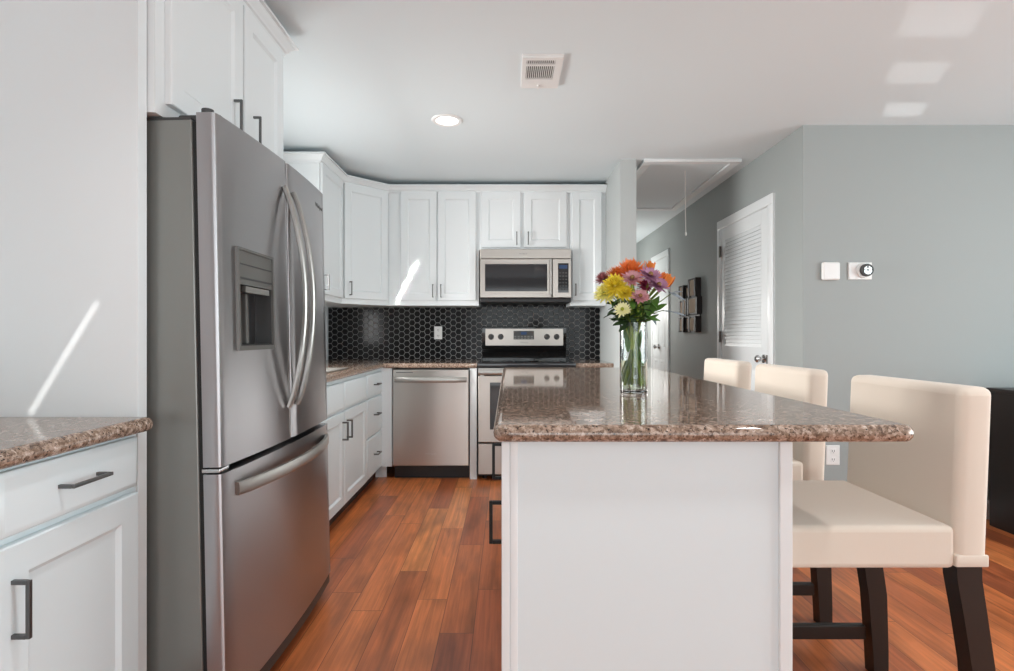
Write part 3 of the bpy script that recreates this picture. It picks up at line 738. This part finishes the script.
# ------------------------------------------------------------------ island
IT = .936
IX0, IX1, IY0, IY1 = -.012, .628, 1.205, 3.29
t = thing('kitchen_island', 'long white kitchen island under the granite top', 'island', (0, 0, 0))
MB().box(IX0+.012, IX1-.004, IY0+.012, IY1, .1, IT-.0385).build('island_body', 'white_offset', t)
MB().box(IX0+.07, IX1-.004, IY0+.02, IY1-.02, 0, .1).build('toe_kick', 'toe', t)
MB().box(IX0+.018, IX1-.028, IY0+.004, IY0+.013, 0, IT-.0385).build('end_panel', 'white_offset', t)
MB().box(IX0, IX0+.018, IY0-.004, IY0+.03, 0, IT-.0385, .002).build('corner_trim', 'trim', t)
MB().box(IX0+.0185, IX0+.036, IY0, IY0+.012, 0, IT-.0385, .002).build('corner_trim', 'trim', t)
MB().box(IX1-.028, IX1, IY0-.004, IY0+.03, 0, IT-.0385, .002).build('corner_trim', 'trim', t)
MB().box(IX1-.0038, IX1-.001, IY0+.03, IY1, 0, IT-.0385).build('back_panel', 'white_offset', t)
hold = [(1.33, 1.62, 1.565), (1.64, 1.93, 1.875), (1.95, 2.60, None), (2.62, 3.27, None)]
def island_front(y0, y1, hy, zc, hl):
    b = MB(); b.plate(y0, y1, .115, .885, [(0, -.001), (0, -.017), (.003, -.020), (.055, -.020), (.066, -.011), (.068, -.011)])
    for v in b.bm.verts: v.co = Vector((IX0+.012+v.co.y*.55, v.co.x, v.co.z))
    do = b.build('door', 'white', t)
    if hy:
        b = MB(); xb = IX0-.034; s = .005
        b.box(xb-s, xb+s, hy-s, hy+s, zc-hl/2, zc+hl/2, .001)
        for k in (-1, 1): b.box(xb+s, IX0+.002, hy-s, hy+s, zc+k*(hl/2-s)-s, zc+k*(hl/2-s)+s)
        b.build('handle', 'blackpull', do)
for (y0, y1, hy), zc, hl in zip(hold, (.597, .700, 0, 0), (.122, .125, 0, 0)): island_front(y0, y1, hy, zc, hl)

# granite top with bullnosed edge
b = MB()
outer = [(-.031, 1.178), (.893, 1.178), (.878, 3.345), (-.026, 3.345)]
def rounded(poly, r, n=5):
    out = []
    for i, p in enumerate(poly):
        p = Vector(p); a = (Vector(poly[i-1])-p).normalized(); c = (Vector(poly[(i+1) % len(poly)])-p).normalized()
        p0, p1 = p+a*r, p+c*r
        for k in range(n+1):
            s = k/n; out.append(((1-s)**2*p0+2*s*(1-s)*p+s*s*p1))
    return out
def inset(poly, d):
    n = len(poly); out = []
    for i, p in enumerate(poly):
        t0 = (p-poly[i-1]).normalized(); t1 = (poly[(i+1) % n]-p).normalized()
        n0, n1 = Vector((-t0.y, t0.x)), Vector((-t1.y, t1.x)); nn = (n0+n1).normalized(); out.append(p+nn*d/max(.5, nn.dot(n0)))
    return out
op = rounded(outer, .035); loops = []
R_ = .019; ns = 8
for k in range(ns+1):
    a = -PI/2+PI*k/ns; loops.append([(p.x, p.y, IT-R_+R_*math.sin(a)) for p in inset(op, R_-R_*math.cos(a))])
b.quad_loops(loops)
tag(b.build('island_countertop', 'granite'), 'long brown granite island countertop with the vase on it', 'countertop')

# ------------------------------------------------------------------ bar stools
def make_stool(label, y0):
    t = thing('bar_stool', label, 'bar stool', (1.150, y0, 0), 0, 'cream bar stools')
    W = .47
    MB().box(-.465, .004, .004, W-.004, .530, .640, .015, 4).build('seat', 'fabric', t)
    b = MB(); b.box(0, .085, 0, W, .535, .998, .022, 4)
    for v in b.bm.verts: v.co.x += .018*(v.co.z-.64)/.36 if v.co.z > .64 else 0
    bk = b.build('backrest', 'fabric', t)
    MB().box(-.0008, .0845, -.0015, W+.0015, .537, .568, .004).build('back_skirt', 'fabric', bk)
    def rear(y0_, y1_):
        b = MB(); loops = []
        for z, x0, x1 in ((0, .068, .115), (.08, .064, .115), (.27, .050, .110), (.40, .030, .091), (.50, .012, .076), (.545, .010, .076)):
            loops.append([(x0, y0_, z), (x1, y0_, z), (x1, y1_, z), (x0, y1_, z)])
        b.quad_loops(loops); return b.build('leg', 'espresso', t)
    rear(.010, .058); rear(W-.058, W-.010)
    for a in (.010, W-.055):
        b = MB(); b.tbox((-.447, -.417, a+.004, a+.041), (-.457, -.415, a, a+.045), 0, .535); b.build('leg', 'espresso', t)
    for a in (.018, W-.044): MB().box(-.425, .050, a, a+.026, .115, .160, .003).build('stretcher', 'espresso', t)
    MB().box(-.445, -.420, .05, W-.05, .20, .245, .003).build('footrest', 'espresso', t)
    return t
make_stool('cream upholstered bar stool nearest the viewer, whole seat and back showing', 1.400)
make_stool('cream upholstered bar stool in the middle of the row of three', 2.115)
make_stool('cream upholstered bar stool at the far end of the island, beside the vase', 2.780)

# ------------------------------------------------------------------ dark sideboard at the right edge
t = thing('sideboard', 'black brown sideboard at the right edge of the picture', 'sideboard', (2.865, 2.78, 0))
MB().box(.012, 1.60, .01, .48, .0, .795).build('cabinet_body', 'espresso', t)
MB().box(0, 1.612, 0, .49, .795, .820, .003).build('top', 'espresso', t)
for i in range(3): MB().plate(.03+i*.525, .545+i*.525, .08, .78, [(0, .009), (0, -.006), (.003, -.009), (.06, -.009), (.066, -.004)]).build('door', 'espresso', t)

# ------------------------------------------------------------------ vase and flowers
VX, VY, VR = .435, 1.88, .0465
t = thing('glass_vase', 'clear glass cylinder vase holding flowers on the island', 'vase', (VX, VY, IT))
MB().lathe([(0, 0.0005), (VR-.003, .0005), (VR, .003), (VR, .240), (VR-.0015, .242), (VR-.0035, .240), (VR-.0035, .014), (VR-.006, .012), (0, .012)], seg=48).build('vessel', 'glass', t)
MB().lathe([(0, .0125), (VR-.0065, .0125), (VR-.0041, .016), (VR-.0041, .110), (0, .110)], seg=48).build('water', 'water', t)
FM = {k: mat(k, c, .6, 0, Subsurface_Weight=0) for k, c in dict(petal_orange='#ee8a45', petal_deep_orange='#e0802e', petal_yellow='#f3e04a', petal_pale_yellow='#f4ee9a', petal_cream='#f3f0c0',
     petal_mauve='#b583a0', petal_pink='#cc9499', petal_maroon='#b8767a', petal_magenta='#a33a62', eye_green='#98a02c', eye_brown='#8a6a3a', stem_green='#8c9c3a', stem_dark='#62762c', leaf_green='#4c7428', leaf_dark='#28401c', leaf_grey='#7f8890').items()}
def petal(b, base, d, L, w, up, curl=.2, pts=4):
    d = Vector(d).normalized(); side = d.cross(up)
    if side.length < 1e-4: side = d.cross(Vector((1, 0, 0)))
    side.normalize(); nrm = side.cross(d).normalized()
    prof = {4: (.35, .85, 1, .75, .12), 3: (.5, 1, .8, .15)}[pts]
    prev = None
    for k, f in enumerate(prof):
        s = k/(len(prof)-1); c = base+d*L*s+nrm*(curl*L*s*s)
        row = [b.bm.verts.new(c-side*w*f/2+nrm*w*.12), b.bm.verts.new(c), b.bm.verts.new(c+side*w*f/2+nrm*w*.12)]
        if prev:
            for i in range(2): b.bm.faces.new((prev[i], prev[i+1], row[i+1], row[i]))
        prev = row
def frame(ax):
    ax = Vector(ax).normalized(); u = ax.cross(Vector((0, 0, 1)) if abs(ax.z) < .9 else Vector((1, 0, 0))).normalized(); return ax, u, ax.cross(u)
def bloom(c, ax, r, kind, rnd):
    ax, u, v = frame(ax); b = MB(); c = Vector(c)
    ga = 2.39996
    if kind == 'spider': n, elmin, elmax, w, curl = 170, -.4, 1.45, .105, .25
    elif kind == 'mum': n, elmin, elmax, w, curl = 140, -.5, 1.45, .17, .3
    elif kind == 'daisy': n, elmin, elmax, w, curl = 46, -.05, .75, .26, .12
    else: n, elmin, elmax, w, curl = 12, 1.15, 1.5, .8, .1
    for k in range(n):
        s = (k+.5)/n; el = elmax-(elmax-elmin)*s**.8 + rnd.uniform(-.08, .08); a = k*ga+rnd.uniform(-.1, .1)
        d = (u*math.cos(a)+v*math.sin(a))*math.cos(el)+ax*math.sin(el)
        if kind == 'daisy': L = r*(.6+.4*s)*rnd.uniform(.9, 1.05)
        elif kind == 'cup': L = r*2.0*rnd.uniform(.9, 1.05)
        else: L = r*(.72+.28*s)*rnd.uniform(.82, 1.1)
        if kind == 'cup':
            base = c-ax*r*.6+(u*math.cos(a)+v*math.sin(a))*r*(.15+.25*s); petal(b, base, d, L, r*w, ax, -.12 if k < 6 else .15)
        else:
            petal(b, c+d*r*.10, d, L*.95, r*w, ax, curl*(.3+.7*s), 4 if r > .02 else 3)
    return b
SOL = None
def leaf(b, base, d, L, w, up=(0, 0, 1), curl=-.2): petal(b, Vector(base), d, L, w, Vector(up), curl)
fl = [  # pixel x, y, depth offset, radius, kind, petal, label, eye
 (631, 274, .00, .064, 'spider', 'petal_orange', 'large orange spider chrysanthemum at the top of the bouquet', None),
 (616, 276, .02, .040, 'spider', 'petal_deep_orange', 'smaller orange spider chrysanthemum above the yellow ones', None),
 (603, 279, .03, .030, 'mum', 'petal_maroon', 'dusky maroon chrysanthemum at the upper left rim of the bouquet', None),
 (615, 286, -.05, .047, 'mum', 'petal_yellow', 'bright yellow chrysanthemum in front of the orange ones', None),
 (606, 294, -.03, .043, 'mum', 'petal_pale_yellow', 'pale yellow chrysanthemum, leftmost bloom of the bouquet', 'eye_green'),
 (625, 293, -.05, .034, 'mum', 'petal_yellow', 'small yellow chrysanthemum above the cream daisy', None),
 (622.5, 310, -.06, .032, 'daisy', 'petal_cream', 'cream daisy hanging low over the vase rim', 'eye_green'),
 (632, 279, -.065, .040, 'daisy', 'petal_pink', 'dusty pink daisy in the middle of the bouquet', 'eye_brown'),
 (650, 276, -.055, .044, 'daisy', 'petal_mauve', 'upper mauve daisy right of the orange chrysanthemum', 'eye_brown'),
 (658, 286, -.045, .042, 'daisy', 'petal_mauve', 'lower mauve daisy beside the orange lily', 'eye_brown'),
 (640, 297, -.065, .036, 'daisy', 'petal_pink', 'small pink daisy below the other daisies', 'eye_brown'),
 (649, 270, .00, .022, 'cup', 'petal_deep_orange', 'orange tulip shaped bloom standing highest in the bouquet', None),
 (666, 284, .00, .025, 'cup', 'petal_deep_orange', 'orange lily bloom, rightmost of the bouquet', None),
 (645, 286, -.03, .030, 'mum', 'petal_magenta', 'dark magenta bloom tucked between the mauve daisies', None),
 (661, 280, .03, .020, 'cup', 'petal_orange', 'little orange bud behind the mauve daisies', None)]
mouth = Vector((VX, VY, IT+.235))
for i, (px, py, dy, r, kind, pm, label, eye) in enumerate(fl):
    rnd = random.Random(100+i); c = pix(px, py, VY+dy)
    t = thing('cut_flower', label, 'flower', (VX, VY, IT), 0, 'flowers in the glass vase'); o0 = Vector((VX, VY, IT))
    out = (c-mouth); ax = (out.normalized()*.6+Vector((0, -.65, .35)))
    if kind == 'spider': ax = Vector((out.x*2, -.55, .75))
    if kind == 'cup': ax = Vector((out.x*4, -.15, 1))
    ax.normalize()
    bb = bloom(c-o0, ax, r, kind, rnd); bl = bb.build('bloom', FM[pm], t)
    if eye:
        u3, uu, vv = frame(ax); e = MB(); bmesh.ops.create_icosphere(e.bm, subdivisions=2, radius=r*.2, matrix=Matrix.Translation(c-o0+ax*r*.2)); e.build('flower_eye', FM[eye], bl)
    ang = i*2.4; rr = VR*.62
    mo = mouth+Vector((math.cos(ang)*rr*.6+out.x*.12, math.sin(ang)*rr*.6, .0))-o0
    bo = Vector((-math.cos(ang)*rr, -math.sin(ang)*rr*.8, .022+.01*rnd.random()))
    p1 = (bo+mo)/2+Vector((0, 0, 0)); cc = c-o0-ax*r*.12; p3 = mo.lerp(cc, .5)+Vector((0, 0, .012))
    st = MB(); st.tube([bo, p1, mo, p3, cc], .0045 if kind != 'spider' else .005, 8); s_ = st.build('stem', FM['stem_green' if i % 3 else 'stem_dark'], t)
    lf = MB()
    for k in range(5 if i % 2 else 4):
        base = mo.lerp(cc, .08+.15*k); a = ang+k*2.1+rnd.random()
        leaf(lf, base, (math.cos(a)*.8+out.x*2, math.sin(a)*.6-.3, .25-.3*k*rnd.random()), .045+.02*rnd.random(), .020)
    lf.build('leaves', FM['leaf_green' if i % 2 else 'leaf_dark'], s_)
def sprig(label, tip_px, mats, leaves, dy=-.03, hw=.016, thin=False):
    t = thing('foliage_sprig', label, 'foliage sprig', (VX, VY, IT), 0, 'greenery in the glass vase'); o0 = Vector((VX, VY, IT))
    c = pix(tip_px[0], tip_px[1], VY+dy)-o0; mo = mouth-o0+Vector((math.copysign(.012, c.x), -.01, 0)); bo = Vector((-c.x*.3, .015, .025))
    st = MB(); st.tube([bo, mo, mo.lerp(c, .5)+Vector((0, 0, .01)), c], [.0025, .0022, .0018, .0012], 6); st.build('stem', FM['stem_dark'], t)
    lf = MB()
    for (px, py, dx_, dz_, L, wd) in leaves:
        p = pix(px, py, VY+dy)-o0; leaf(lf, p, (dx_, -.25, dz_), L, wd, (0, -.6, .8), -.15)
    lf.build('leaves', FM[mats], t); return t
sprig('broad green leaf sprig under the lower mauve daisy', (656, 300), 'leaf_green', [(648, 316, .45, 1, .075, .034), (652, 312, .8, .55, .055, .026), (645, 318, .9, -.1, .05, .022), (646, 312, .1, 1, .05, .022)])
sprig('dark green leaf sprig low at the left of the vase rim', (614, 304), 'leaf_dark', [(628, 322, -1, -.12, .055, .024), (625, 318, -.9, .35, .06, .024), (630, 323, -.8, -.5, .05, .022), (618, 308, -.7, .6, .05, .02), (620, 306, -.3, -1, .05, .02), (632, 318, .2, -.6, .05, .026)])
sprig('upper grey leaf sprig reaching right towards the wall sculpture', (672, 293), 'leaf_grey', [(669, 293, 1, -.38, .06, .017), (672, 293, .9, .22, .035, .010)], -.02)
sprig('lower grey leaf sprig reaching right over the hallway door', (664, 310), 'leaf_grey', [(662, 311, 1, -.02, .045, .008), (671, 312, 1, -.18, .05, .012), (652, 317, .5, -.9, .03, .010)], -.02)
sprig('dark leaf sprig spreading behind the cream daisy and yellow blooms', (612, 296), 'leaf_dark', [(624, 312, -.9, .7, .06, .026), (620, 305, -1, .2, .05, .024), (628, 314, -.3, 1, .06, .026), (626, 320, -1, .1, .055, .022), (632, 308, .2, 1, .05, .024)], -.01)
sprig('upright green leaf sprig in the middle of the vase mouth', (640, 304), 'leaf_green', [(636, 320, .1, 1, .07, .026), (641, 318, .5, 1, .06, .024), (632, 322, -.4, 1, .065, .026), (645, 322, .9, .6, .05, .022), (638, 312, -.2, 1, .05, .022), (649, 314, .6, .9, .05, .024)], .02)
sprig('green leaf sprig standing inside the vase with its leaves below the rim', (634, 330), 'leaf_green', [(628, 352, -.1, 1, .07, .02), (637, 350, .15, 1, .07, .02), (632, 368, .1, 1, .06, .02), (640, 366, -.1, 1, .07, .018), (626, 340, .0, 1, .06, .02)], .0)
